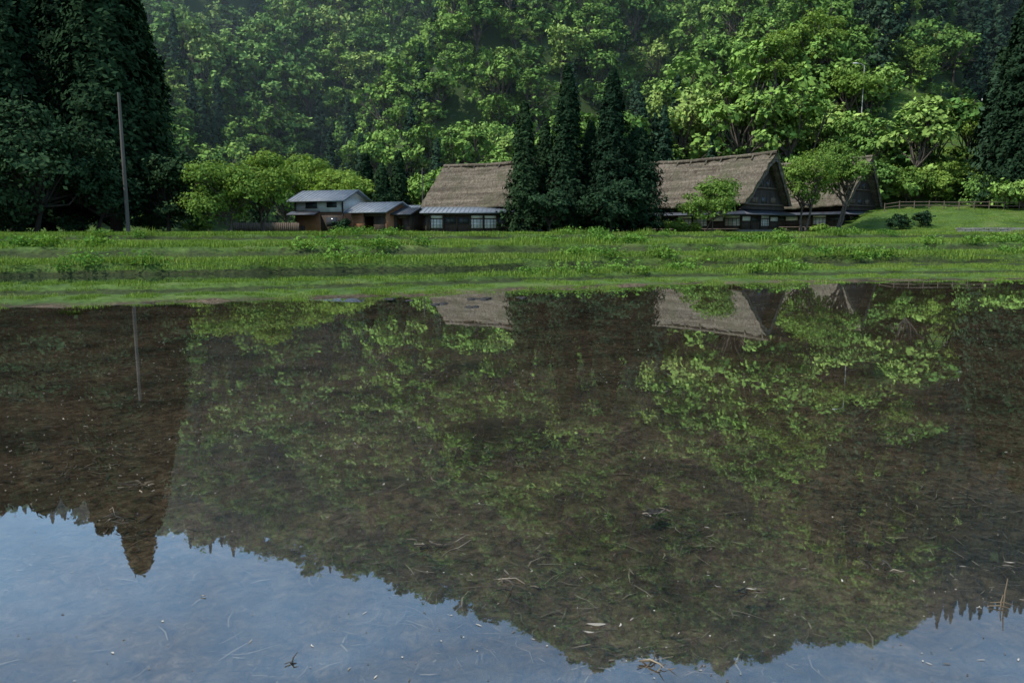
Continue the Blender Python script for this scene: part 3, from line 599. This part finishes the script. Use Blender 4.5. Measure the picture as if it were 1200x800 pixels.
n=7500; Y=2.0+20*rg.random(n)**1.0; X=(rg.random(n)*2-1)*(Y*.75+1.5); k=(Y<shoreY(X)-.2)&(rg.random(n)<.2+.9*(fbm(X*.6,Y*.6,3)>.52)); X,Y=X[k],Y[k]; n=len(X)
V,Fq=strands(np.stack([X,Y],-1),(.005+.018*rg.random(n)**3)*(1+Y*.10),(.003+.005*rg.random(n)**2)*(1+Y*.08),np.full(n,.003),rg,.3,0)
new_mesh('floating_flecks',V,Fq,[M_fleck])
def twigs(name,u,v,n,R,L,seed,m=M_straw,up=.25,w=.004):
    rg=np.random.default_rng(seed); x,y,_=G(u,v); A=Acc()
    for i in range(n):
        c=np.array([rg.normal()*R,rg.normal()*R*.8,abs(rg.normal())*.010-.008]); a=rg.normal()*.8+.3; d=np.array([math.cos(a),math.sin(a),rg.normal()*up]); l=L*(.3+.8*rg.random())
        p=[c-d*l/2,c-d*l*.15+rg.normal(size=3)*l*.07,c+d*l*.2+rg.normal(size=3)*l*.07,c+d*l/2+rg.normal(size=3)*l*.06]; r=w*(.4+rg.random()*.7); A.tube(p,[r,r*.9,r*.7,r*.3],0,5)
    o=A.build(name,[m]); o.location=(x,y,0); return o
M_clod=simple('wet_mud',(.01,.008,.006),(.035,.027,.02),20,.35,.6,60)
def clod(name,u,v,r,seed):
    rg=np.random.default_rng(seed); x,y,_=G(u,v); A=Acc()
    for q in range(4):
        c=rg.normal(size=3)*r*.6; c[2]=-.01; R_=r*(.4+.4*rg.random()); nu,nv=12,8; V=[]
        for j in range(nv):
            ph=math.pi*(j+.02)/(nv-.96)
            for i in range(nu):
                th=2*math.pi*i/nu; k_=R_*(.75+.5*float(vn(np.array(i*1.3+seed+q*5.),np.array(j*1.1+q)))); V.append((c[0]+k_*math.sin(ph)*math.cos(th),c[1]+k_*math.sin(ph)*math.sin(th),c[2]+k_*math.cos(ph)*.35))
        A.add(V,[(j*nu+i,j*nu+(i+1)%nu,(j+1)*nu+(i+1)%nu,(j+1)*nu+i) for j in range(nv-1) for i in range(nu)],0,True)
    o=A.build(name,[M_clod]); o.location=(x,y,0)
twigs('twig_pile',165,567,16,.06,.17,1,M_reed,.3,.0045); twigs('twig_pile',150,605,16,.06,.15,2,w=.004); twigs('twig_pile',765,600,18,.05,.11,3,w=.004); clod('mud_clod',765,600,.06,1); clod('mud_clod',300,557,.04,2)
twigs('twig_pile',515,640,18,.06,.13,4,w=.004); twigs('twig_pile',600,680,14,.07,.16,5,w=.004); twigs('twig_pile',882,694,8,.03,.08,6,w=.004); clod('mud_clod',872,690,.03,4); twigs('twig_pile',1030,660,12,.06,.13,7,w=.004); twigs('twig_pile',1188,664,7,.03,.11,8,w=.004)
twigs('twig_pile',345,776,6,.008,.04,9,M_straw,.8,.004); clod('mud_clod',342,772,.012,6); twigs('twig_pile',148,749,3,.006,.025,10,M_reed,w=.003); twigs('dry_reed_stalks',768,782,9,.022,.11,11,M_reed,.35,.0045); twigs('dry_reed_stalks',822,784,3,.02,.11,12,M_reed,.1,.004)
for q,(u,v) in enumerate(((480,352),(520,356),(560,350),(610,349),(455,350),(548,360))): clod('mud_clod',u,v,.10+.08*random.random(),20+q)
for (u,v,hh,sd) in ((1176,708,.12,1),(1172,712,.06,2)):
    x,y,_=G(u,v); A=Acc(); A.tube([(0,0,-.06),(.002,0,hh*.5),(.008,0,hh)],[.003,.003,.002],0,6); A.tube([(-.05,0.01,.004),(0,0,.012),(.03,-.01,.004)],[.002,.003,.001],0,5); o=A.build('rice_stubble_stalk',[M_reed]); o.location=(x,y,0)
for (u,v,L) in ((699,733,.045),(880,691,.03),(1183,660,.025),(690,742,.025),(238,699,.012),(100,500,.02)):
    x,y,_=G(u,v); A=Acc(); a=random.uniform(-.5,.2); nu=9; V=[]
    for i in range(nu):
        s=i/(nu-1)*2-1; wd=.22*L*(1-s*s)**.7+.0005; px,py=s*L,.1*L*s*s
        V+=[(px*math.cos(a)-(py-wd)*math.sin(a),px*math.sin(a)+(py-wd)*math.cos(a),.006+.004*abs(s)),(px*math.cos(a)-py*math.sin(a),px*math.sin(a)+py*math.cos(a),.004),(px*math.cos(a)-(py+wd)*math.sin(a),px*math.sin(a)+(py+wd)*math.cos(a),.007)]
    Fq=[]
    for i in range(nu-1): Fq+=[(3*i,3*i+3,3*i+4,3*i+1),(3*i+1,3*i+4,3*i+5,3*i+2)]
    A.add(V,Fq,0,True); o=A.build('fallen_leaf',[M_fleck]); o.location=(x,y,0)
# ---------------------------------------------------------------- valley haze (thin real air volume over the slope)
mv,nt,out=mat('haze'); vs=N(nt,'ShaderNodeVolumeScatter'); vs.inputs['Color'].default_value=(.72,.9,1,1); vs.inputs['Density'].default_value=.00042; vs.inputs['Anisotropy'].default_value=.2; nt.links.new(vs.outputs[0],out.inputs['Volume'])
hx=new_mesh('haze',[(x,y,z) for z in (-2,330) for x,y in ((-560,118),(560,118),(560,520),(-560,520))],BF,[mv])
# ---------------------------------------------------------------- light
sd=Vector((-.87,-.34,0)).normalized(); EL=math.radians(53); sv=Vector((sd.x*math.cos(EL),sd.y*math.cos(EL),math.sin(EL)))
ld=bpy.data.lights.new('sun','SUN'); ld.energy=5.0; ld.angle=math.radians(.5); ld.color=(1,.95,.87); lo=bpy.data.objects.new('sun',ld); sc.collection.objects.link(lo)
lo.rotation_euler=(-sv).to_track_quat('-Z','Y').to_euler(); lo.location=(-30,20,60)
wd=bpy.data.worlds.new('World'); sc.world=wd; wd.use_nodes=True; nt=wd.node_tree; bg=nt.nodes['Background']
sk=nt.nodes.new('ShaderNodeTexSky'); sk.sky_type='NISHITA'; sk.sun_disc=False; sk.sun_elevation=EL; sk.sun_rotation=math.atan2(sv.x,sv.y)%(2*math.pi); sk.air_density=1.2; sk.dust_density=.8
tc=N(nt,'ShaderNodeTexCoord'); mp=N(nt,'ShaderNodeMapping'); mp.inputs['Scale'].default_value=(1,1.6,2.6); nt.links.new(tc.outputs['Generated'],mp.inputs[0])
cn=noise(nt,mp.outputs[0],2.6,6,.6,.5); cr=ramp(nt,cn.outputs[0],[(.36,.12),(.72,.6)])
skc=mix(nt,cr.outputs[0],sk.outputs[0],(3.9,7.4,11.5)); nt.links.new(skc,bg.inputs[0]); bg.inputs[1].default_value=.15
print('done')
